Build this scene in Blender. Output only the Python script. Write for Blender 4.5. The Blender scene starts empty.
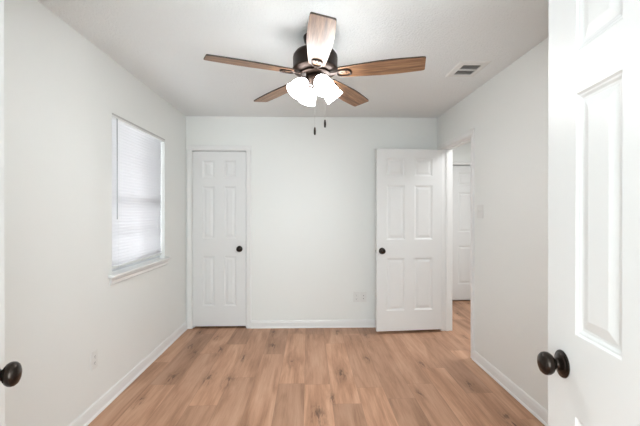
import bpy, bmesh, math, random
from mathutils import Vector, Matrix

C = bpy.context.scene.collection
R = math.radians
random.seed(7)

# ------------------------------------------------------------------ camera, world, lights, exposure
sc = bpy.context.scene
cam_d = bpy.data.cameras.new('camera')
cam = bpy.data.objects.new('camera', cam_d)
C.objects.link(cam)
cam_d.sensor_width = 36.0
cam_d.lens = 36.0 * 379.8 / 640
cam_d.clip_start = 0.02
cam.location = (0, 0, 1.3413)
cam.rotation_euler = (R(90 - 0.166), R(0.0), R(-1.673))
sc.camera = cam

sc.view_settings.view_transform = 'Standard'
sc.view_settings.look = 'None'
sc.view_settings.gamma = 1.0
sc.view_settings.use_curve_mapping = False
sc.view_settings.exposure = 0.47

world = bpy.data.worlds.new('overcast_sky')
sc.world = world
world.use_nodes = True
wb = world.node_tree.nodes['Background']
wb.inputs[0].default_value = (0.93, 0.96, 1.0, 1)
wb.inputs[1].default_value = 3.2


def area(name, loc, target, sx, sy, power, col=(1, 1, 1)):
    d = bpy.data.lights.new(name, 'AREA')
    d.shape = 'RECTANGLE'
    d.size, d.size_y, d.energy, d.color = sx, sy, power, col
    o = bpy.data.objects.new(name, d)
    C.objects.link(o)
    o.location = loc
    o.rotation_euler = (Vector(target) - Vector(loc)).to_track_quat('-Z', 'Y').to_euler()
    return o


# soft fill added behind the camera to light the room evenly
area('anteroom_fill', (0.24, -1.1, 1.38), (0.0, 3.0, 1.40), 1.7, 1.8, 74, (0.85, 0.955, 1.0))
fl_d = bpy.data.lights.new('bounced_flash_fill', 'SPOT')            # unseen flash added near the camera, bounced off the ceiling as fill
fl_d.energy, fl_d.color, fl_d.shadow_soft_size = 62, (0.83, 0.945, 1.0), 0.06
fl_d.spot_size, fl_d.spot_blend = R(88), 0.9
fl = bpy.data.objects.new('bounced_flash_fill', fl_d)
C.objects.link(fl)
fl.location = (0.10, 0.22, 1.62)
fl.rotation_euler = (Vector((0.05, 1.00, 2.44)) - Vector(fl.location)).to_track_quat('-Z', 'Y').to_euler()
area('hallway_fill', (2.25, 3.9, 2.42), (2.25, 3.9, 0), 0.5, 0.9, 19, (0.97, 0.985, 1.0))  # unseen overhead light added to brighten the hallway


# ------------------------------------------------------------------ node materials
class NT:
    def __init__(s, name):
        s.m = bpy.data.materials.new(name)
        s.m.use_nodes = True
        s.t = s.m.node_tree
        s.b = s.t.nodes['Principled BSDF']

    def n(s, typ, **kw):
        nd = s.t.nodes.new(typ)
        for k, v in kw.items():
            setattr(nd, k, v)
        return nd

    def link(s, a, b):
        s.t.links.new(a, b)

    def put(s, sock, v):
        if hasattr(v, 'is_output'):
            s.link(v, sock)
        else:
            sock.default_value = v

    def math(s, op, a, b=0.0, c=0.0):
        nd = s.n('ShaderNodeMath', operation=op)
        for i, v in enumerate((a, b, c)):
            s.put(nd.inputs[i], v)
        return nd.outputs[0]

    def vec(s, x, y, z=0.0):
        nd = s.n('ShaderNodeCombineXYZ')
        for i, v in enumerate((x, y, z)):
            s.put(nd.inputs[i], v)
        return nd.outputs[0]

    def sep(s, v):
        nd = s.n('ShaderNodeSeparateXYZ')
        s.link(v, nd.inputs[0])
        return nd.outputs

    def obj(s):
        return s.n('ShaderNodeTexCoord').outputs['Object']

    def noise(s, v, scale, detail=3, rough=0.5, dist=0.0):
        nd = s.n('ShaderNodeTexNoise')
        s.link(v, nd.inputs['Vector'])
        nd.inputs['Scale'].default_value = scale
        nd.inputs['Detail'].default_value = detail
        nd.inputs['Roughness'].default_value = rough
        nd.inputs['Distortion'].default_value = dist
        return nd.outputs['Fac']

    def ramp(s, f, stops):
        nd = s.n('ShaderNodeValToRGB')
        e = nd.color_ramp.elements
        while len(e) < len(stops):
            e.new(0.5)
        for el, (p, c) in zip(e, stops):
            el.position = p
            el.color = (c[0], c[1], c[2], 1) if not isinstance(c, (int, float)) else (c, c, c, 1)
        s.link(f, nd.inputs[0])
        return nd.outputs[0]

    def mix(s, f, a, b, mode='MIX'):
        nd = s.n('ShaderNodeMix', data_type='RGBA', blend_type=mode)
        s.put(nd.inputs[0], f)
        for i, v in ((6, a), (7, b)):
            if isinstance(v, tuple):
                nd.inputs[i].default_value = (*v[:3], 1)
            else:
                s.link(v, nd.inputs[i])
        return nd.outputs[2]

    def bump(s, h, strength, dist):
        nd = s.n('ShaderNodeBump')
        nd.inputs['Strength'].default_value = strength
        nd.inputs['Distance'].default_value = dist
        s.link(h, nd.inputs['Height'])
        s.link(nd.outputs[0], s.b.inputs['Normal'])

    def base(s, col=None, rough=0.5, metal=0.0, spec=0.5):
        if col is not None:
            if isinstance(col, tuple):
                s.b.inputs['Base Color'].default_value = (*col, 1)
            else:
                s.link(col, s.b.inputs['Base Color'])
        s.b.inputs['Roughness'].default_value = rough
        s.b.inputs['Metallic'].default_value = metal
        s.b.inputs['Specular IOR Level'].default_value = spec
        return s.m


def paint(name, col, rough, bscale=0, bstr=0, bdist=0.002, spec=0.5):
    t = NT(name)
    v = t.obj()
    f = t.noise(v, 1.3, 2)
    c = t.mix(f, tuple(x * 0.985 for x in col), tuple(min(1, x * 1.012) for x in col))
    t.base(c, rough, 0, spec)
    if bscale:
        t.bump(t.noise(v, bscale, 4, 0.6), bstr, bdist)
    return t.m


M = {}
M['wall'] = paint('wall_paint', (0.848, 0.862, 0.842), 0.40, 160, 0.10, 0.002, 0.42)
M['ceiling'] = paint('popcorn_ceiling', (0.878, 0.90, 0.90), 0.9, 85, 0.8, 0.010, 0.2)
M['trim'] = paint('trim_paint', (0.84, 0.84, 0.83), 0.32)
M['door'] = paint('door_paint', (0.79, 0.795, 0.79), 0.42, 260, 0.03, 0.001)
M['plastic'] = paint('white_plastic', (0.80, 0.80, 0.78), 0.35)
M['vinyl'] = paint('window_vinyl', (0.78, 0.79, 0.80), 0.4)
M['slot'] = NT('socket_slot').base((0.10, 0.10, 0.095), 0.6)
M['duct'] = NT('duct_interior').base((0.05, 0.05, 0.05), 0.8)
M['steel'] = NT('brushed_steel').base((0.55, 0.54, 0.52), 0.35, 1.0)
M['grey'] = NT('grey_rail').base((0.52, 0.51, 0.50), 0.45)
M['wand'] = NT('clear_grey_wand').base((0.30, 0.30, 0.30), 0.25)


def bronze(name, a, b, rough):
    t = NT(name)
    f = t.noise(t.obj(), 40, 4, 0.6)
    t.base(t.mix(f, a, b), rough, 0.75)
    return t.m


M['bronze'] = bronze('oil_rubbed_bronze', (0.012, 0.0075, 0.0055), (0.036, 0.020, 0.013), 0.42)
M['knob'] = bronze('dark_bronze_knob', (0.014, 0.010, 0.008), (0.035, 0.024, 0.018), 0.25)


def floor_mat():
    t = NT('oak_plank_floor')
    x, y, z = t.sep(t.obj())
    W, L = 0.20, 1.22
    xs = t.math('DIVIDE', t.math('ADD', x, 10 * W - 0.565 % W), W)
    ci = t.math('FLOOR', xs)
    fx = t.math('SUBTRACT', xs, ci)
    wn = t.n('ShaderNodeTexWhiteNoise', noise_dimensions='1D')
    t.link(ci, wn.inputs['W'])
    ys = t.math('ADD', t.math('DIVIDE', y, L), t.math('MULTIPLY', wn.outputs[0], 7.0))
    ri = t.math('FLOOR', ys)
    fy = t.math('SUBTRACT', ys, ri)
    wn2 = t.n('ShaderNodeTexWhiteNoise', noise_dimensions='2D')
    t.link(t.vec(ci, ri), wn2.inputs['Vector'])
    pid = wn2.outputs[0]
    off = t.math('MULTIPLY', pid, 37.0)
    # broad cathedral figure, fine grain, pores, all running along the plank
    g1 = t.noise(t.vec(t.math('MULTIPLY', x, 9.0), t.math('MULTIPLY', y, 1.1), off), 1.0, 4, 0.55, 0.9)
    g2 = t.noise(t.vec(t.math('MULTIPLY', x, 46.0), t.math('MULTIPLY', y, 2.6), off), 1.0, 4, 0.6, 0.3)
    g3 = t.noise(t.vec(t.math('MULTIPLY', x, 190.0), t.math('MULTIPLY', y, 7.0), off), 1.0, 2, 0.5)
    fig = t.math('ADD', t.math('MULTIPLY', g1, 0.58), t.math('ADD', t.math('MULTIPLY', g2, 0.26), t.math('MULTIPLY', g3, 0.16)))
    col = t.ramp(fig, [(0.33, (0.31, 0.158, 0.090)), (0.44, (0.44, 0.237, 0.142)), (0.53, (0.54, 0.305, 0.192)), (0.66, (0.63, 0.380, 0.252))])
    tone = t.math('ADD', 0.80, t.math('MULTIPLY', pid, 0.30))
    col = t.mix(1.0, col, t.vec(tone, tone, tone), 'MULTIPLY')
    # knots with short cracks
    w1 = t.noise(t.vec(t.math('MULTIPLY', x, 22.0), t.math('MULTIPLY', y, 12.0), off), 1.0, 3, 0.65)
    w2 = t.noise(t.vec(t.math('MULTIPLY', x, 60.0), t.math('MULTIPLY', y, 9.0), off), 1.0, 3, 0.6)
    kx = t.math('ADD', t.math('MULTIPLY', x, 4.4), t.math('MULTIPLY', w1, 0.34))
    ky = t.math('ADD', t.math('MULTIPLY', y, 1.45), t.math('MULTIPLY', w2, 0.42))
    vo = t.n('ShaderNodeTexVoronoi', voronoi_dimensions='2D')
    vo.inputs['Scale'].default_value = 1.0
    vo.inputs['Randomness'].default_value = 1.0
    t.link(t.vec(kx, ky), vo.inputs['Vector'])
    cr = t.sep(vo.outputs['Color'])
    on = t.math('GREATER_THAN', cr[0], 0.28)
    big = t.math('ADD', 0.45, t.math('MULTIPLY', cr[1], 0.85))
    ds = t.math('DIVIDE', vo.outputs['Distance'], big)
    halo = t.math('MULTIPLY', on, t.ramp(ds, [(0.0, 1.0), (0.40, 0.0)]))
    core = t.math('MULTIPLY', on, t.ramp(ds, [(0.02, 1.0), (0.085, 0.0)]))
    crack = t.math('MULTIPLY', t.ramp(w2, [(0.50, 0.0), (0.58, 1.0)]), t.math('MULTIPLY', on, t.ramp(ds, [(0.05, 1.0), (0.27, 0.0)])))
    col = t.mix(t.math('MULTIPLY', halo, 0.42), col, (0.27, 0.135, 0.074))
    col = t.mix(t.math('MULTIPLY', crack, 0.60), col, (0.13, 0.064, 0.037))
    col = t.mix(t.math('MULTIPLY', core, 0.72), col, (0.085, 0.040, 0.024))
    # seams
    ex = t.math('MINIMUM', fx, t.math('SUBTRACT', 1.0, fx))
    ey = t.math('MULTIPLY', t.math('MINIMUM', fy, t.math('SUBTRACT', 1.0, fy)), L / W)
    e = t.math('MINIMUM', ex, ey)
    seam = t.ramp(e, [(0.0, 1.0), (0.012, 0.0)])
    col = t.mix(t.math('MULTIPLY', seam, 0.45), col, (0.13, 0.065, 0.04))
    t.base(col, 0.5, 0, 0.35)
    t.bump(t.math('SUBTRACT', t.math('MULTIPLY', fig, 0.4), seam), 0.15, 0.001)
    return t.m


M['floor'] = floor_mat()


def blade_mat():
    t = NT('blade_wood')
    x, y, z = t.sep(t.obj())
    g1 = t.noise(t.vec(t.math('MULTIPLY', x, 3.0), t.math('MULTIPLY', y, 45.0), z), 1.0, 4, 0.55, 0.6)
    g2 = t.noise(t.vec(t.math('MULTIPLY', x, 9.0), t.math('MULTIPLY', y, 190.0), z), 1.0, 3, 0.6)
    f = t.math('ADD', t.math('MULTIPLY', g1, 0.6), t.math('MULTIPLY', g2, 0.4))
    col = t.ramp(f, [(0.36, (0.085, 0.038, 0.018)), (0.5, (0.24, 0.122, 0.060)), (0.63, (0.42, 0.245, 0.135))])
    return t.base(col, 0.42)


M['blade'] = blade_mat()
M['blade_edge'] = NT('blade_dark_edge').base((0.035, 0.020, 0.013), 0.5)


def emit(name, col, s):
    t = NT(name)
    t.base(col, 0.35)
    t.b.inputs['Emission Color'].default_value = (0.985, 0.99, 1.0, 1)
    t.b.inputs['Emission Strength'].default_value = s
    return t.m


M['shade'] = emit('lit_opal_glass', (0.9, 0.9, 0.88), 16.0)
M['bulb'] = emit('lit_bulb', (0.9, 0.9, 0.88), 270.0)


def slat_mat():
    t = NT('blind_slat')
    t.base((0.86, 0.86, 0.87), 0.45)
    tr = t.n('ShaderNodeBsdfTranslucent')
    tr.inputs[0].default_value = (0.90, 0.885, 0.89, 1)
    mx = t.n('ShaderNodeMixShader')
    mx.inputs[0].default_value = 0.5
    t.link(t.b.outputs[0], mx.inputs[1])
    t.link(tr.outputs[0], mx.inputs[2])
    t.link(mx.outputs[0], t.t.nodes['Material Output'].inputs[0])
    return t.m


M['slat'] = slat_mat()


def glass_mat():
    t = NT('window_glass')
    g = t.n('ShaderNodeBsdfGlossy')
    g.inputs['Roughness'].default_value = 0.02
    tr = t.n('ShaderNodeBsdfTransparent')
    tr.inputs[0].default_value = (0.95, 0.97, 0.97, 1)
    mx = t.n('ShaderNodeMixShader')
    mx.inputs[0].default_value = 0.06
    t.link(tr.outputs[0], mx.inputs[1])
    t.link(g.outputs[0], mx.inputs[2])
    t.link(mx.outputs[0], t.t.nodes['Material Output'].inputs[0])
    return t.m


M['glass'] = glass_mat()


# ------------------------------------------------------------------ mesh helpers
class MB:
    def __init__(s):
        s.b = bmesh.new()

    def box(s, x0, x1, y0, y1, z0, z1, mat=0):
        v = [s.b.verts.new((x, y, z)) for x in (x0, x1) for y in (y0, y1) for z in (z0, z1)]
        for f in ((0, 1, 3, 2), (4, 6, 7, 5), (0, 4, 5, 1), (2, 3, 7, 6), (0, 2, 6, 4), (1, 5, 7, 3)):
            s.b.faces.new([v[i] for i in f]).material_index = mat
        return s

    def tube(s, a, b, r0, r1=None, n=16, caps=True):
        r1 = r0 if r1 is None else r1
        a, b = Vector(a), Vector(b)
        q = (b - a).to_track_quat('Z', 'Y')
        ring = lambda c, r: [s.b.verts.new(c + q @ Vector((r * math.cos(2 * math.pi * i / n), r * math.sin(2 * math.pi * i / n), 0))) for i in range(n)]
        A, B = ring(a, r0), ring(b, r1)
        for i in range(n):
            j = (i + 1) % n
            s.b.faces.new((A[i], A[j], B[j], B[i]))
        if caps:
            s.b.faces.new(A[::-1])
            s.b.faces.new(B)
        return s

    def lathe(s, prof, n=32, mtx=None):
        """prof: (r, z) pairs revolved about Z, r = 0 closes to a point."""
        mtx = mtx or Matrix()
        prev = None
        for r, z in prof:
            if r < 1e-6:
                cur = [s.b.verts.new(mtx @ Vector((0, 0, z)))]
            else:
                cur = [s.b.verts.new(mtx @ Vector((r * math.cos(2 * math.pi * i / n), r * math.sin(2 * math.pi * i / n), z))) for i in range(n)]
            if prev:
                for i in range(n):
                    j = (i + 1) % n
                    if len(prev) == 1 and len(cur) > 1:
                        s.b.faces.new((prev[0], cur[j], cur[i]))
                    elif len(cur) == 1 and len(prev) > 1:
                        s.b.faces.new((prev[i], prev[j], cur[0]))
                    elif len(cur) > 1:
                        s.b.faces.new((prev[i], prev[j], cur[j], cur[i]))
            prev = cur
        return s

    def prism(s, prof, a, b, side, up=(0, 0, 1)):
        """2D profile (u along side, v along up) swept from a to b."""
        a, b, side, up = Vector(a), Vector(b), Vector(side), Vector(up)
        A = [s.b.verts.new(a + side * u + up * v) for u, v in prof]
        B = [s.b.verts.new(b + side * u + up * v) for u, v in prof]
        n = len(prof)
        for i in range(n):
            j = (i + 1) % n
            s.b.faces.new((A[i], A[j], B[j], B[i]))
        s.b.faces.new(A[::-1])
        s.b.faces.new(B)
        return s

    def path(s, pts, r, n=8, closed=False):
        pts = [Vector(p) for p in pts]
        rings = []
        m = len(pts)
        for i, p in enumerate(pts):
            a = pts[(i - 1) % m] if closed or i else p
            c = pts[(i + 1) % m] if closed or i < m - 1 else p
            d = (c - a).normalized()
            e = Vector((0, 0, 1)) if abs(d.z) < 0.9 else Vector((1, 0, 0))
            u = d.cross(e).normalized()
            w = d.cross(u)
            rings.append([s.b.verts.new(p + (u * math.cos(2 * math.pi * k / n) + w * math.sin(2 * math.pi * k / n)) * r) for k in range(n)])
        for i in range(m if closed else m - 1):
            A, B = rings[i], rings[(i + 1) % m]
            for k in range(n):
                l = (k + 1) % n
                s.b.faces.new((A[k], A[l], B[l], B[k]))
        if not closed:
            s.b.faces.new(rings[0][::-1])
            s.b.faces.new(rings[-1])
        return s

    def build(s, name, mat, parent=None, smooth=False, bevel=0.0, seg=2, angle=40):
        bmesh.ops.remove_doubles(s.b, verts=s.b.verts, dist=1e-6)
        bmesh.ops.recalc_face_normals(s.b, faces=s.b.faces)
        me = bpy.data.meshes.new(name)
        s.b.to_mesh(me)
        s.b.free()
        for m in (mat if isinstance(mat, (list, tuple)) else [mat]):
            me.materials.append(m)
        o = bpy.data.objects.new(name, me)
        C.objects.link(o)
        if parent:
            o.parent = parent
        if smooth:
            me.shade_smooth()
            me.set_sharp_from_angle(angle=R(angle))
        if bevel:
            md = o.modifiers.new('bevel', 'BEVEL')
            md.width, md.segments, md.limit_method, md.angle_limit = bevel, seg, 'ANGLE', R(35)
        return o


def tag(o, label=None, cat=None, group=None, kind=None):
    for k, v in (('label', label), ('category', cat), ('group', group), ('kind', kind)):
        if v:
            o[k] = v
    return o


def empty(name, loc=(0, 0, 0), rz=0, parent=None):
    o = bpy.data.objects.new(name, None)
    C.objects.link(o)
    o.empty_display_size = 0.1
    o.location = loc
    o.rotation_euler = (0, 0, rz)
    if parent:
        o.parent = parent
    return o


# ------------------------------------------------------------------ room dimensions
XL, XR, YB, YF, H = -1.4097, 1.5018, 4.404, 0.36, 2.44
T = 0.107
DH = 2.045                                     # door opening height
CX0, CX1 = -1.338, -0.724                      # closet opening in the back wall
EY0, EY1 = 3.465, 4.237                        # entry opening in the right wall
WY0, WY1, WZ0, WZ1 = 2.762, 3.760, 0.895, 2.052  # window opening in the left wall
FX0, FX1 = -0.570, 0.612                       # double door opening in the front wall
JT = 0.016                                     # jamb lining thickness
HX1, HY1, HY0 = 3.05, 5.62, 2.2                # hallway
AY0 = -2.2                                     # anteroom back

st = lambda o, l=None, c=None: tag(o, l, c, kind='structure')

st(MB().box(XL - 0.2, HX1 + T, AY0 - T, HY1 + T, -0.12, 0.0).build('floor', M['floor']),
   'tan oak plank floor with dark knots running toward the back wall', 'floor')
st(MB().box(XL - 0.2, HX1 + T, AY0 - T, HY1 + T, H, H + 0.12).build('ceiling', M['ceiling']),
   'white popcorn textured ceiling above the fan', 'ceiling')

# left wall with the window hole (0.14 thick)
TL = 0.14
m = MB()
WE, XI = 0.055, XL - 0.06                      # the sash sits in a wider pocket behind the plaster return
for xa, xb, e in ((XL - TL, XI, WE), (XI, XL, 0.0)):
    m.box(xa, xb, AY0, WY0 - e, 0, H).box(xa, xb, WY1 + e, HY1, 0, H)
    m.box(xa, xb, WY0 - e, WY1 + e, 0, WZ0 - 0.02).box(xa, xb, WY0 - e, WY1 + e, WZ1 + e, H)
st(m.build('wall_left', M['wall']), 'plain white left wall holding the window', 'wall')
# back wall with the closet opening
m = MB()
m.box(XL, CX0 - 0.018, YB, YB + T, 0, H).box(CX1 + 0.018, XR, YB, YB + T, 0, H).box(CX0 - 0.018, CX1 + 0.018, YB, YB + T, DH + 0.018, H)
st(m.build('wall_back', M['wall']), 'plain white back wall between the closet door and the corner', 'wall')
# right wall with the entry opening
m = MB()
m.box(XR, XR + T, AY0, EY0 - JT, 0, H).box(XR, XR + T, EY1 + JT, HY1, 0, H).box(XR, XR + T, EY0 - JT, EY1 + JT, DH + JT, H)
st(m.build('wall_right', M['wall']), 'plain white right wall holding the open doorway', 'wall')
# front wall with the double door opening the camera looks through
m = MB()
m.box(XL, FX0, YF - T, YF, 0, H).box(FX1, XR, YF - T, YF, 0, H).box(FX0, FX1, YF - T, YF, DH + 0.005, H)
st(m.build('wall_front', M['wall']), 'white front wall around the double door opening', 'wall')
st(MB().box(XL, XR, AY0 - T, AY0, 0, H).build('wall_anteroom', M['wall']), 'white wall behind the camera', 'wall')
m = MB()
m.box(XL, XR, HY1 - 0.5, HY1 - 0.4, 0, H)
st(m.build('wall_closet', M['wall']), 'back wall inside the closed closet', 'wall')
# hallway
D3X0, D3X1 = 2.125, 2.885
m = MB()
m.box(XR + T, D3X0 - 0.02, HY1, HY1 + T, 0, H).box(D3X1 + 0.02, HX1, HY1, HY1 + T, 0, H).box(D3X0 - 0.02, D3X1 + 0.02, HY1, HY1 + T, DH + 0.02, H)
m.box(D3X0 - 0.02, D3X1 + 0.02, HY1 + 0.08, HY1 + T, 0, DH + 0.02)
st(m.build('wall_hall_end', M['wall']), 'white wall at the far end of the hallway', 'wall')
m = MB()
m.box(HX1, HX1 + T, HY0, HY1 + T, 0, H)
st(m.build('wall_hall_right', M['wall']), 'white right wall of the hallway', 'wall')
m = MB()
m.box(XR + T, HX1, HY0 - T, HY0, 0, H)
st(m.build('wall_hall_near', M['wall']), 'white near wall of the hallway', 'wall')

# ------------------------------------------------------------------ baseboards
BP = [(0, 0), (0.021, 0), (0.021, 0.006), (0.018, 0.013), (0.0125, 0.0165), (0.0115, 0.060), (0.009, 0.072), (0.0085, 0.079), (0.004, 0.087), (0, 0.088)]


def baseboard(name, a, b, side, label):
    st(MB().prism(BP, a, b, side).build(name, M['trim']), label, 'baseboard')


baseboard('baseboard_left', (XL, YF, 0), (XL, YB, 0), (1, 0, 0), 'white baseboard along the left wall')
baseboard('baseboard_back', (CX1 + 0.055, YB, 0), (XR - 0.021, YB, 0), (0, -1, 0), 'white baseboard along the back wall right of the closet door')
baseboard('baseboard_right', (XR, YF, 0), (XR, EY0 - 0.058, 0), (-1, 0, 0), 'white baseboard along the right wall')
baseboard('baseboard_hall_end', (XR + T, HY1, 0), (D3X0 - 0.075, HY1, 0), (0, -1, 0), 'white baseboard at the hallway end')
baseboard('baseboard_hall_right', (HX1, HY0, 0), (HX1, HY1 - 0.021, 0), (-1, 0, 0), 'white baseboard along the hallway')

# ------------------------------------------------------------------ casings and jambs (trim)
CP = [(0, 0), (0.009, 0), (0.013, 0.006), (0.013, 0.030), (0.015, 0.036), (0.015, 0.048), (0.010, 0.054), (0, 0.054)]


def casing(name, wall_pt, along, out, w0, w1, h, label, floor_z=0.0):
    """Three mitreless pieces round an opening from w0 to w1 (coordinates on the unit vector along)."""
    p, al, ou = Vector(wall_pt), Vector(along), Vector(out)
    m = MB()
    m.prism(CP, p + al * w0 + Vector((0, 0, floor_z)), p + al * w0 + Vector((0, 0, h)), ou, -al)
    m.prism(CP, p + al * w1 + Vector((0, 0, floor_z)), p + al * w1 + Vector((0, 0, h)), ou, al)
    m.prism(CP, p + al * (w0 - 0.054) + Vector((0, 0, h)), p + al * (w1 + 0.054) + Vector((0, 0, h)), ou, (0, 0, 1))
    return st(m.build(name, M['trim']), label, 'door trim')


def jamb_y(m, x0, x1, y0, y1, h):          # lining for an opening in a wall that faces -Y
    m.box(x0 - 0.018, x0, y0, y1, 0, h + 0.018).box(x1, x1 + 0.018, y0, y1, 0, h + 0.018).box(x0, x1, y0, y1, h, h + 0.018)


casing('trim_1', (0, YB, 0), (1, 0, 0), (0, -1, 0), CX0 - 0.005, CX1 + 0.005, DH + 0.005, 'white casing around the closed closet door')
m = MB()
jamb_y(m, CX0, CX1, YB, YB + T, DH)
m.box(CX0, CX0 + 0.012, YB + 0.042, YB + 0.075, 0, DH).box(CX1 - 0.012, CX1, YB + 0.042, YB + 0.075, 0, DH).box(CX0, CX1, YB + 0.042, YB + 0.075, DH - 0.012, DH)
st(m.build('trim_2', M['trim']), 'white jamb lining the closet door opening', 'door trim')

# entry: jamb lining sits inside the opening, casing on the room face
m = MB()
x0, x1 = XR - 0.002, XR + T + 0.002
m.box(x0, x1, EY0 - JT, EY0, 0, DH + JT).box(x0, x1, EY1, EY1 + JT, 0, DH + JT).box(x0, x1, EY0, EY1, DH, DH + JT)
m.box(XR + 0.042, XR + 0.075, EY0, EY0 + 0.009, 0, DH).box(XR + 0.042, XR + 0.075, EY1 - 0.009, EY1, 0, DH)
m.box(XR + 0.042, XR + 0.075, EY0 + 0.009, EY1 - 0.009, DH - 0.009, DH)
jamb = st(m.build('trim_3', M['trim'], bevel=0.002), 'white jamb lining the open doorway in the right wall', 'door trim')
MB().box(XR + 0.004, XR + 0.034, EY0, EY0 + 0.002, 0.88, 0.95).build('strike_plate', M['steel'], jamb)
casing('trim_4', (XR, 0, 0), (0, 1, 0), (-1, 0, 0), EY0 - 0.005, EY1 + 0.005, DH + 0.005, 'white casing around the open doorway in the right wall')
casing('trim_5', (XR + T, 0, 0), (0, 1, 0), (1, 0, 0), EY0 - 0.005, EY1 + 0.005, DH + 0.005, 'white casing on the hallway side of the open doorway')
casing('trim_6', (0, HY1, 0), (1, 0, 0), (0, -1, 0), D3X0, D3X1, DH, 'white casing around the hallway door')
m = MB()
m.box(FX0, FX0 + JT, YF - T, YF, 0, DH - 0.011).box(FX1 - JT, FX1, YF - T, YF, 0, DH - 0.011).box(FX0, FX1, YF - T, YF, DH - 0.011, DH + 0.005)
st(m.build('trim_7', M['trim']), 'white jamb lining the double door opening', 'door trim')


# ------------------------------------------------------------------ six-panel doors
def door_mesh(w, t=0.035, z0=0.018, z1=2.035, st_=0.112, mul=0.112):
    """Leaf in local X 0..w, Y 0..t, with six raised panels moulded into both faces."""
    pw = (w - 2 * st_ - mul) / 2
    xs = [0, st_, st_ + pw, st_ + pw + mul, w - st_, w]
    zs = [z0, 0.257, 0.832, 1.036, 1.634, 1.737, 1.932, z1]
    rings = [(0.0, 0.0), (0.005, 0.0040), (0.009, 0.0046), (0.015, 0.0078), (0.0215, 0.0084), (0.044, 0.0028), (0.047, 0.0023)]
    b = MB()
    bm = b.b
    for side in (0, 1):
        y = 0 if side == 0 else t
        sgn = 1 if side == 0 else -1
        for i in range(5):
            for j in range(7):
                xa, xb, za, zb = xs[i], xs[i + 1], zs[j], zs[j + 1]
                if i in (1, 3) and j in (1, 3, 5):
                    prev = None
                    for ins, dep in rings:
                        yy = y + sgn * dep
                        cur = [bm.verts.new(c) for c in ((xa + ins, yy, za + ins), (xb - ins, yy, za + ins), (xb - ins, yy, zb - ins), (xa + ins, yy, zb - ins))]
                        if prev:
                            for k in range(4):
                                l = (k + 1) % 4
                                bm.faces.new((prev[k], prev[l], cur[l], cur[k]))
                        prev = cur
                    bm.faces.new(prev)
                else:
                    bm.faces.new([bm.verts.new(c) for c in ((xa, y, za), (xb, y, za), (xb, y, zb), (xa, y, zb))])
    for i in range(5):
        for z in (z0, z1):
            bm.faces.new([bm.verts.new(c) for c in ((xs[i], 0, z), (xs[i + 1], 0, z), (xs[i + 1], t, z), (xs[i], t, z))])
    for j in range(7):
        for x in (0, w):
            bm.faces.new([bm.verts.new(c) for c in ((x, 0, zs[j]), (x, 0, zs[j + 1]), (x, t, zs[j + 1]), (x, t, zs[j]))])
    return b


KNOB = [(0.0170, 0.0), (0.0150, 0.006), (0.0160, 0.009), (0.0130, 0.012), (0.0140, 0.016), (0.0190, 0.019), (0.0255, 0.024), (0.0290, 0.030),
        (0.0298, 0.036), (0.0285, 0.042), (0.0240, 0.0475), (0.0160, 0.0510), (0.0075, 0.0525), (0, 0.0528)]
ROSE = [(0, 0), (0.0350, 0.0), (0.0360, 0.0020), (0.0345, 0.0045), (0.0290, 0.0058), (0.0270, 0.0085), (0.0190, 0.0105), (0.0150, 0.0125), (0, 0.0125)]


def knob(parent, x, z, y, face):
    """Knob on the face at local y; face = -1 looks to -Y, +1 to +Y."""
    mt = Matrix.Translation((x, y, z)) @ Matrix.Rotation(R(90 if face < 0 else -90), 4, 'X')
    k = MB().lathe([(r, zz + 0.006) for r, zz in KNOB], 32, mt).build('door_knob', M['knob'], parent, True, angle=60)
    MB().lathe(ROSE, 32, mt).build('rosette', M['knob'], k, True)
    return k


def door(name, w, loc, rz, label, knob_x, faces=(-1, 1), hinge_x=0.0, hinge_y=0.0, z0=0.023, latch=None, hinges=True, kz=0.914, stile=0.112, mul=0.112):
    d = door_mesh(w, z0=z0, st_=stile, mul=mul).build(name, M['door'], None, bevel=0.0022, seg=2)
    for md in d.modifiers:
        md.angle_limit = R(60)
    d.location = loc
    d.rotation_euler = (0, 0, rz)
    st(d, label, 'door')
    for f in faces:
        knob(d, knob_x, kz, 0.0 if f < 0 else 0.035, f)
    if hinges:
        for hz in (0.30, 1.05, 1.78):
            m = MB()
            for q in range(3):
                m.tube((hinge_x, hinge_y, hz - 0.045 + q * 0.0302), (hinge_x, hinge_y, hz - 0.0155 + q * 0.0302), 0.0055, n=12)
            m.tube((hinge_x, hinge_y, hz - 0.049), (hinge_x, hinge_y, hz + 0.050), 0.0035, n=10)
            m.build('hinge', M['trim'], d, True)
    if latch is not None:
        x, s = latch
        p = MB().box(min(x, x + s * 0.0022), max(x, x + s * 0.0022), 0.006, 0.029, kz - 0.028, kz + 0.028).build('latch_plate', M['steel'], d)
        MB().box(min(x, x + s * 0.010), max(x, x + s * 0.010), 0.011, 0.024, kz - 0.008, kz + 0.008).build('latch_bolt', M['steel'], p)
    return d


# 1 closet door, closed, face almost flush with the casing wall line
door('door_1', CX1 - CX0 - 0.006, (CX0 + 0.003, YB + 0.003, 0), 0, 'closed narrow white six-panel closet door on the back wall', 0.534,
     faces=(-1,), hinge_x=-0.0015, hinge_y=-0.006)
# 2 bedroom entry door, swung open in front of the back wall; leaf starts at its hinge edge
ang = R(180 + 4.9)
door('door_2', 0.748, (XR - 0.020, EY1 - 0.008, 0), ang, 'white six-panel bedroom door standing open before the back wall', 0.688,
     faces=(-1, 1), hinge_x=-0.003, hinge_y=0.0, z0=0.032, latch=(0.748, 1), hinges=True)
# 3 hallway door, closed
door('door_3', D3X1 - D3X0 - 0.006, (D3X0 + 0.003, HY1 + 0.02, 0), 0, 'closed white six-panel door at the far end of the hallway', 0.69, faces=(-1,), hinges=False)
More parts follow.
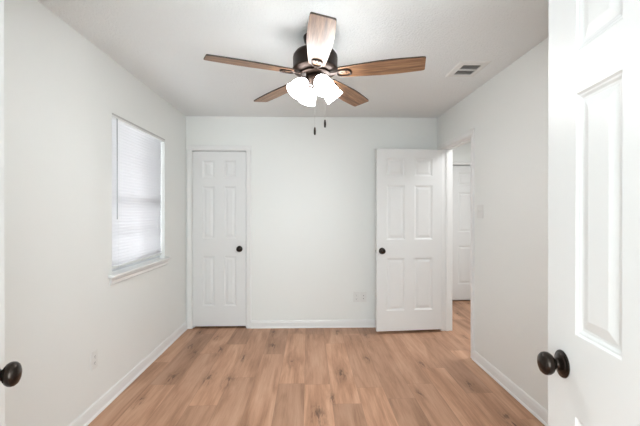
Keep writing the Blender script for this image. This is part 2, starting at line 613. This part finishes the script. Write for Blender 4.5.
# 4 right leaf of the double door: hinge by the front wall, opened past a right angle
ra = math.atan2(0.992, 0.125)
LW = 0.678
RA = Vector((0.680, 1.0616))                               # free edge of the visible face
ro = Vector((math.cos(ra + math.pi / 2), math.sin(ra + math.pi / 2))) * 0.035
door('door_4', LW, (RA.x - LW * math.cos(ra) - ro.x, RA.y - LW * math.sin(ra) - ro.y, 0), ra, 'nearest white six-panel door on the right, opened into the room', LW - 0.079,
     faces=(1,), hinge_x=-0.003, hinge_y=0.0, latch=(LW, 1), kz=0.94, stile=0.138, mul=0.07)
# 5 left leaf
LA = Vector((-0.799, 1.022))
la = math.atan2(0.945, -0.326)
LW = 0.66
door('door_5', LW, (LA.x - LW * math.cos(la), LA.y - LW * math.sin(la), 0), la, 'near left white door with one dark knob at the photo edge', LW - 0.079,
     faces=(-1,), hinge_x=-0.003, hinge_y=0.035, latch=(LW, 1), kz=0.94, stile=0.138, mul=0.07)

# ------------------------------------------------------------------ window
win = st(empty('window_1', (XL, (WY0 + WY1) / 2, WZ0)), 'white double hung window behind the blind in the left wall', 'window')


def wl(m, x0, x1, y0, y1, z0, z1):
    return m.box(x0 - XL, x1 - XL, y0 - (WY0 + WY1) / 2, y1 - (WY0 + WY1) / 2, z0 - WZ0, z1 - WZ0)


xo = XL - TL
m = MB()
PY0, PY1, PZ1 = WY0 - WE, WY1 + WE, WZ1 + WE
wl(m, xo, xo + 0.075, PY0, PY0 + 0.02, WZ0, PZ1); wl(m, xo, xo + 0.075, PY1 - 0.02, PY1, WZ0, PZ1)
wl(m, xo, xo + 0.075, PY0 + 0.02, PY1 - 0.02, PZ1 - 0.02, PZ1); wl(m, xo, xo + 0.075, PY0 + 0.02, PY1 - 0.02, WZ0, WZ0 + 0.03)
m.build('window_frame', M['vinyl'], win)


def sash(x0, z0, z1):
    y0, y1, b = PY0 + 0.02, PY1 - 0.02, 0.034
    m = MB()
    wl(m, x0, x0 + 0.03, y0, y0 + b, z0, z1); wl(m, x0, x0 + 0.03, y1 - b, y1, z0, z1)
    wl(m, x0, x0 + 0.03, y0 + b, y1 - b, z1 - b, z1); wl(m, x0, x0 + 0.03, y0 + b, y1 - b, z0, z0 + b)
    s = m.build('sash', M['vinyl'], win)
    m = MB()
    ym, zm = (y0 + y1) / 2, (z0 + z1) / 2
    wl(m, x0 + 0.010, x0 + 0.022, y0 + b, y1 - b, zm - 0.009, zm + 0.009)
    for k in (1, 2):
        yy = y0 + b + (y1 - y0 - 2 * b) * k / 3
        wl(m, x0 + 0.011, x0 + 0.021, yy - 0.009, yy + 0.009, z0 + b, z1 - b)
    m.build('muntin', M['vinyl'], s)
    m = MB()
    wl(m, x0 + 0.014, x0 + 0.018, y0 + b, y1 - b, z0 + b, z1 - b)
    m.build('glass_pane', M['glass'], s)
    return s


zmid = 1.43
sash(xo + 0.006, zmid - 0.019, PZ1 - 0.02)
low = sash(xo + 0.038, WZ0 + 0.03, zmid + 0.019)
m = MB()
for yy in (WY0 + 0.22, WY1 - 0.36):
    wl(m, xo + 0.068, xo + 0.080, yy - 0.045, yy + 0.045, WZ0 + 0.044, WZ0 + 0.056)
m.build('lift_handle', M['grey'], low)
# stool with horns and apron
m = MB()
wl(m, xo, XL, WY0, WY1, WZ0 - 0.02, WZ0); wl(m, xo, XI, WY0 - WE, WY0, WZ0 - 0.02, WZ0); wl(m, xo, XI, WY1, WY1 + WE, WZ0 - 0.02, WZ0)
wl(m, XL, XL + 0.045, WY0 - 0.055, WY1 + 0.055, WZ0 - 0.02, WZ0)
m.build('window_sill', M['trim'], win, bevel=0.004)
m = MB()
AP = [(0, 0), (0.010, 0), (0.013, 0.006), (0.013, 0.030), (0.016, 0.036), (0.016, 0.048), (0.011, 0.055), (0, 0.055)]
m.prism(AP, (0, -(WY1 - WY0) / 2 - 0.035, -0.075), (0, (WY1 - WY0) / 2 + 0.035, -0.075), (1, 0, 0))
m.build('apron', M['trim'], win)

# ------------------------------------------------------------------ mini blind
BY0, BY1 = WY0 + 0.003, WY1 - 0.003
bx = XL - 0.034
blind = tag(empty('window_blind', (bx, (BY0 + BY1) / 2, WZ1)), 'white mini blind with closed slats covering the window', 'blind')
hw = (BY1 - BY0) / 2
h = MB().box(-0.014, 0.034, -hw, hw, -0.027, -0.0015).build('headrail', M['plastic'], blind, bevel=0.002)
MB().box(0.0335, 0.0375, -hw, hw, -0.013, -0.0015).build('valance_strip', M['grey'], h)
ztop, zbot, pitch = -0.041, 0.921 - WZ1, 0.0236
m = MB()
ns = int((ztop - zbot) / pitch)
ta = R(-66)
for i in range(ns):
    zc = ztop - i * pitch
    row = []
    for k in range(5):
        u = (k / 4 - 0.5)
        camber = 0.0030 * (1 - (2 * u) ** 2)
        dx = u * 0.0340 * math.cos(ta) + camber * math.sin(ta)
        dz = -u * 0.0340 * math.sin(ta) + camber * math.cos(ta)
        row.append((m.b.verts.new((dx, -hw + 0.003, zc + dz)), m.b.verts.new((dx, hw - 0.003, zc + dz))))
    for k in range(4):
        m.b.faces.new((row[k][0], row[k][1], row[k + 1][1], row[k + 1][0]))
sl = m.build('slats', M['slat'], blind, True)
so = sl.modifiers.new('thick', 'SOLIDIFY')
so.thickness = 0.0004
MB().box(-0.011, 0.011, -hw + 0.003, hw - 0.003, ztop - (ns - 1) * pitch - 0.026, ztop - (ns - 1) * pitch - 0.010).build('bottom_rail', M['plastic'], blind, bevel=0.003)
for yy in (-hw + 0.13, hw - 0.13):
    m = MB()
    for dx in (-0.012, 0.0125):
        m.tube((dx, yy, -0.027), (dx, yy, zbot - 0.006), 0.0007, n=6)
    m.build('ladder_cord', M['plastic'], blind)
wd = MB().tube((0.039, -hw + 0.062, -0.030), (0.040, -hw + 0.060, -0.765), 0.0030, n=6).build('tilt_wand', M['wand'], blind, True)
MB().path([(0.030, -hw + 0.062, -0.022), (0.036, -hw + 0.062, -0.024), (0.039, -hw + 0.062, -0.036)], 0.0022).build('wand_hook', M['steel'], wd)


# ------------------------------------------------------------------ outlets and switch
def rounded(m, w, h, y0, y1, r=0.004, cx=0, cz=0, n=4):
    pts = []
    for sx, sz, a0 in ((1, 1, 0), (-1, 1, 90), (-1, -1, 180), (1, -1, 270)):
        for k in range(n + 1):
            a = R(a0 + 90 * k / n)
            pts.append((cx + sx * (w / 2 - r) + r * math.cos(a), cz + sz * (h / 2 - r) + r * math.sin(a)))
    return m.prism(pts, (0, y0, 0), (0, y1, 0), (1, 0, 0))


def outlet_parts(root, cx=0.0):
    """Duplex outlet facing local -Y."""
    m = MB()
    rounded(m, 0.074, 0.118, -0.006, 0.0, 0.006, cx)
    m.build('cover_plate', M['plastic'], root, bevel=0.002)
    for dz in (0.0205, -0.0205):
        m = MB()
        rounded(m, 0.034, 0.029, -0.0085, -0.004, 0.011, cx, dz)
        r = m.build('receptacle', M['plastic'], root)
        m = MB()
        m.box(cx - 0.0075, cx - 0.0055, -0.0089, -0.0080, dz - 0.002, dz + 0.008)
        m.box(cx + 0.0055, cx + 0.0075, -0.0089, -0.0080, dz - 0.001, dz + 0.007)
        m.tube((cx, -0.0089, dz - 0.008), (cx, -0.0080, dz - 0.008), 0.0026, n=10)
        m.build('slot', M['slot'], r)
    MB().tube((cx, -0.0072, 0), (cx, -0.005, 0), 0.0030, n=12).build('screw', M['plastic'], root)


o = tag(empty('wall_outlet', (XL, 2.528, 0.372), R(90)), 'white duplex outlet low on the left wall below the window', 'outlet')
outlet_parts(o)
o = tag(empty('wall_outlet', (0.553, YB, 0.352)), 'white duplex outlet low on the back wall, left of the cable jack', 'outlet')
outlet_parts(o)
o = tag(empty('cable_jack', (0.634, YB, 0.352)), 'white cable jack plate beside the outlet, nearest the open door', 'cable jack')
m = MB()
rounded(m, 0.074, 0.118, -0.006, 0, 0.006)
m.build('cover_plate', M['plastic'], o, bevel=0.002)
for dz in (0.016, -0.018):
    j = MB().tube((0, -0.011, dz), (0, -0.005, dz), 0.0065, n=6).build('coax_port', M['steel'], o)
    MB().tube((0, -0.0115, dz), (0, -0.010, dz), 0.0032, n=10).build('port_hole', M['slot'], j)
for dz in (0.045, -0.045):
    MB().tube((0, -0.0072, dz), (0, -0.005, dz), 0.003, n=12).build('screw', M['plastic'], o)

o = tag(empty('light_switch', (XR, 3.285, 1.345), R(-90)), 'white two-toggle light switch on the right wall beside the doorway', 'light switch')
m = MB()
rounded(m, 0.116, 0.118, -0.006, 0, 0.006)
m.build('cover_plate', M['plastic'], o, bevel=0.002)
for dx in (-0.023, 0.023):
    tg = MB().box(dx - 0.0055, dx + 0.0055, -0.0072, -0.005, -0.0125, 0.0125).build('toggle_collar', M['plastic'], o)
    m = MB()
    m.prism([(0, -0.005), (0.013, 0.003), (0.013, 0.009), (0, 0.006)], (dx - 0.0042, -0.006, 0), (dx + 0.0042, -0.006, 0), (0, -1, 0))
    m.build('toggle', M['plastic'], tg)
    for dz in (0.030, -0.030):
        MB().tube((dx, -0.0072, dz), (dx, -0.005, dz), 0.003, n=12).build('screw', M['plastic'], o)

# ------------------------------------------------------------------ ceiling vent
VX0, VX1, VY0, VY1 = 1.102, 1.328, 2.732, 3.044
vx, vy = (VX0 + VX1) / 2, (VY0 + VY1) / 2
vent = tag(empty('ceiling_vent', (vx, vy, H)), 'white rectangular air register with dark slits on the ceiling', 'vent')
a, b = (VX1 - VX0) / 2, (VY1 - VY0) / 2
ia, ib = 0.068, 0.098
m = MB()
prev = None
for (px, py, pz) in ((a, b, 0.0), (a, b, -0.004), (a - 0.012, b - 0.012, -0.009), (ia, ib, -0.010), (ia, ib, 0.0)):
    cur = [m.b.verts.new((sx * px, sy * py, pz)) for sx, sy in ((1, 1), (-1, 1), (-1, -1), (1, -1))]
    if prev:
        for k in range(4):
            m.b.faces.new((prev[k], prev[(k + 1) % 4], cur[(k + 1) % 4], cur[k]))
    prev = cur
fr = m.build('vent_frame', M['plastic'], vent)
MB().box(-ia, ia, -ib, ib, -0.0006, 0.0).build('duct_opening', M['duct'], vent)
MB().box(-ia, ia, -0.009, 0.009, -0.0095, -0.001).build('divider_bar', M['plastic'], vent)
m = MB()
nl = 13
for i in range(nl):
    x = -ia + (i + 0.5) * 2 * ia / nl
    for y0, y1 in ((-ib, -0.009), (0.009, ib)):
        m.prism([(-0.0014, -0.0090), (-0.0004, -0.0090), (0.0022, -0.0012), (0.0012, -0.0012)], (x, y0, 0), (x, y1, 0), (1, 0, 0))
m.build('louvers', M['grey'], vent)

# ------------------------------------------------------------------ ceiling fan with light kit
FX, FY = 0.040, 2.385
fan = tag(empty('ceiling_fan', (FX, FY, H)), 'five blade ceiling fan with wooden blades, bronze motor and four lit glass shades', 'ceiling fan')
fan.rotation_euler = (R(-2.2), 0, 0)
MB().lathe([(0, 0.004), (0.072, 0.004), (0.075, -0.006), (0.070, -0.034), (0.052, -0.058), (0.045, -0.066), (0.045, -0.090), (0, -0.090)], 40).build('canopy', M['bronze'], fan, True)
mh = MB().lathe([(0, -0.084), (0.060, -0.084), (0.098, -0.092), (0.124, -0.106), (0.137, -0.124), (0.140, -0.140), (0.138, -0.200), (0.142, -0.206), (0.142, -0.216), (0.130, -0.226), (0.105, -0.232), (0, -0.232)], 48).build('motor_housing', M['bronze'], fan, True)
MB().lathe([(0, -0.228), (0.092, -0.228), (0.098, -0.234), (0.098, -0.244), (0.088, -0.250), (0, -0.250)], 40).build('flywheel', M['bronze'], fan, True)
zb = -0.240                                                # blade plane below the ceiling
pit = R(11.3)


def blade_mesh():
    """Blade along local +X, pitched about X afterwards."""
    prof = []
    for x, w in ((0.150, 0.040), (0.158, 0.047), (0.22, 0.054), (0.32, 0.0625), (0.40, 0.0685), (0.48, 0.0700), (0.57, 0.0675), (0.640, 0.0635), (0.656, 0.0610), (0.663, 0.0550)):
        prof.append((x, w))
    m = MB()
    bm = m.b
    t = 0.0045
    top = [(x, w) for x, w in prof] + [(x, -w) for x, w in reversed(prof)]
    # slight slant of the tip: the clockwise corner sits further out
    top = [(x + (0.012 * (-w / 0.07) * 0.25 if x > 0.6 else 0), w) for x, w in top]
    A = [bm.verts.new((x, w, t)) for x, w in top]
    B = [bm.verts.new((x, w, -t)) for x, w in top]
    bm.faces.new(A)
    bm.faces.new(B[::-1])
    n = len(A)
    for i in range(n):
        f = bm.faces.new((A[i], A[(i + 1) % n], B[(i + 1) % n], B[i]))
        f.material_index = 1
    return m


proto = blade_mesh().build('blade', [M['blade'], M['blade_edge']], fan)
# blade iron: arm from the flywheel widening into a slotted oval plate under the blade root
m = MB()
m.prism([(0.080, -0.013), (0.135, -0.011), (0.150, -0.018), (0.150, 0.018), (0.135, 0.011), (0.080, 0.013)], (0, 0, -0.0085), (0, 0, -0.0035), (1, 0, 0), (0, 1, 0))
oval = []
for k in range(28):
    an = 2 * math.pi * k / 28
    ca, sa = math.cos(an), math.sin(an)
    oval.append((0.182 + 0.042 * math.copysign(abs(ca) ** 0.7, ca), 0.029 * math.copysign(abs(sa) ** 0.7, sa), -0.0075))
m.path(oval, 0.0062, 8, closed=True)
iron = m.build('blade_iron', M['bronze'], proto, True)
m = MB()
for sx, sy in ((0.170, 0), (0.196, 0.009), (0.196, -0.009)):
    m.lathe([(0, -0.0075), (0.0035, -0.0070), (0.0045, -0.0050), (0.0045, -0.0028), (0, -0.0028)], 12, Matrix.Translation((sx, sy, 0)))
m.build('blade_screw', M['bronze'], proto, True)


def place_blade(o, k):
    an = R(-90 + 72 * k + 2.2)
    o.matrix_local = Matrix.Translation((0, 0, zb)) @ Matrix.Rotation(an, 4, 'Z') @ Matrix.Rotation(-pit, 4, 'X')


place_blade(proto, 0)
for k in range(1, 5):
    c = proto.copy()
    C.objects.link(c)
    c.parent = fan
    place_blade(c, k)
    for ch in list(proto.children):
        d = ch.copy()
        C.objects.link(d)
        d.parent = c
# light kit
MB().lathe([(0, -0.248), (0.040, -0.248), (0.060, -0.256), (0.066, -0.270), (0.060, -0.292), (0.040, -0.306), (0.020, -0.312), (0.010, -0.322), (0, -0.326)], 40).build('light_fitter', M['bronze'], fan, True)
SH = [(0.024, 0.000), (0.030, 0.006), (0.040, 0.018), (0.049, 0.036), (0.054, 0.058), (0.056, 0.080), (0.059, 0.098), (0.064, 0.112),
      (0.0615, 0.1125), (0.0565, 0.098), (0.0535, 0.080), (0.0515, 0.058), (0.0465, 0.037), (0.038, 0.020), (0.028, 0.009), (0.021, 0.003)]
PHI = 23


def shade_unit(k, src=None):
    an = R(-90 + 90 * k + PHI)
    d = Vector((math.cos(an), math.sin(an), 0))
    ax = (d * math.sin(R(42)) + Vector((0, 0, -math.cos(R(42))))).normalized()
    base = d * 0.066 + Vector((0, 0, -0.290))
    mt = Matrix.Translation(base) @ ax.to_track_quat('Z', 'Y').to_matrix().to_4x4()
    return mt, base, d, ax


mt, base, d, ax = shade_unit(0)
arm0 = empty('lamp_arm', parent=fan)
bpy.data.objects.remove(arm0)
m = MB().path([(0, 0, -0.044), (0, 0, -0.030), (0, 0, -0.006)], 0.011, 12)
m.lathe([(0, -0.012), (0.022, -0.012), (0.027, -0.004), (0.027, 0.008), (0.0, 0.008)], 24)
holder = m.build('lamp_socket', M['bronze'], fan, True)
SH = [(r * 0.93, z * 0.98) for r, z in SH]
sh = MB().lathe(SH + [SH[0]], 36).build('glass_shade', M['shade'], holder, True, angle=70)
bl = MB().lathe([(0, 0.010), (0.012, 0.012), (0.014, 0.030), (0.022, 0.048), (0.027, 0.062), (0.024, 0.078), (0.013, 0.088), (0, 0.091)], 24).build('bulb', M['bulb'], holder, True)
holder.matrix_local = mt
for k in range(1, 4):
    mt, base, d, ax = shade_unit(k)
    c = holder.copy()
    C.objects.link(c)
    c.parent = fan
    c.matrix_local = mt
    for ch in (sh, bl):
        e = ch.copy()
        C.objects.link(e)
        e.parent = c
# pull chains with fobs
for (cx, cy, zend) in ((-0.004, -0.045, -0.585), (0.058, -0.050, -0.540)):
    m = MB()
    m.tube((cx, cy, -0.270), (cx, cy, zend), 0.0006, n=6)
    nb = int((zend + 0.30) / -0.012)
    for q in range(nb):
        m.lathe([(0, 0.0012), (0.0012, 0), (0, -0.0012)], 6, Matrix.Translation((cx, cy, -0.30 - q * 0.012)))
    ch = m.build('pull_chain', M['steel'], fan)
    MB().lathe([(0, 0), (0.0030, -0.001), (0.0055, -0.008), (0.0068, -0.024), (0.0064, -0.042), (0.0042, -0.049), (0, -0.050)], 16, Matrix.Translation((cx, cy, zend + 0.002))).build('chain_fob', M['bronze'], ch, True)
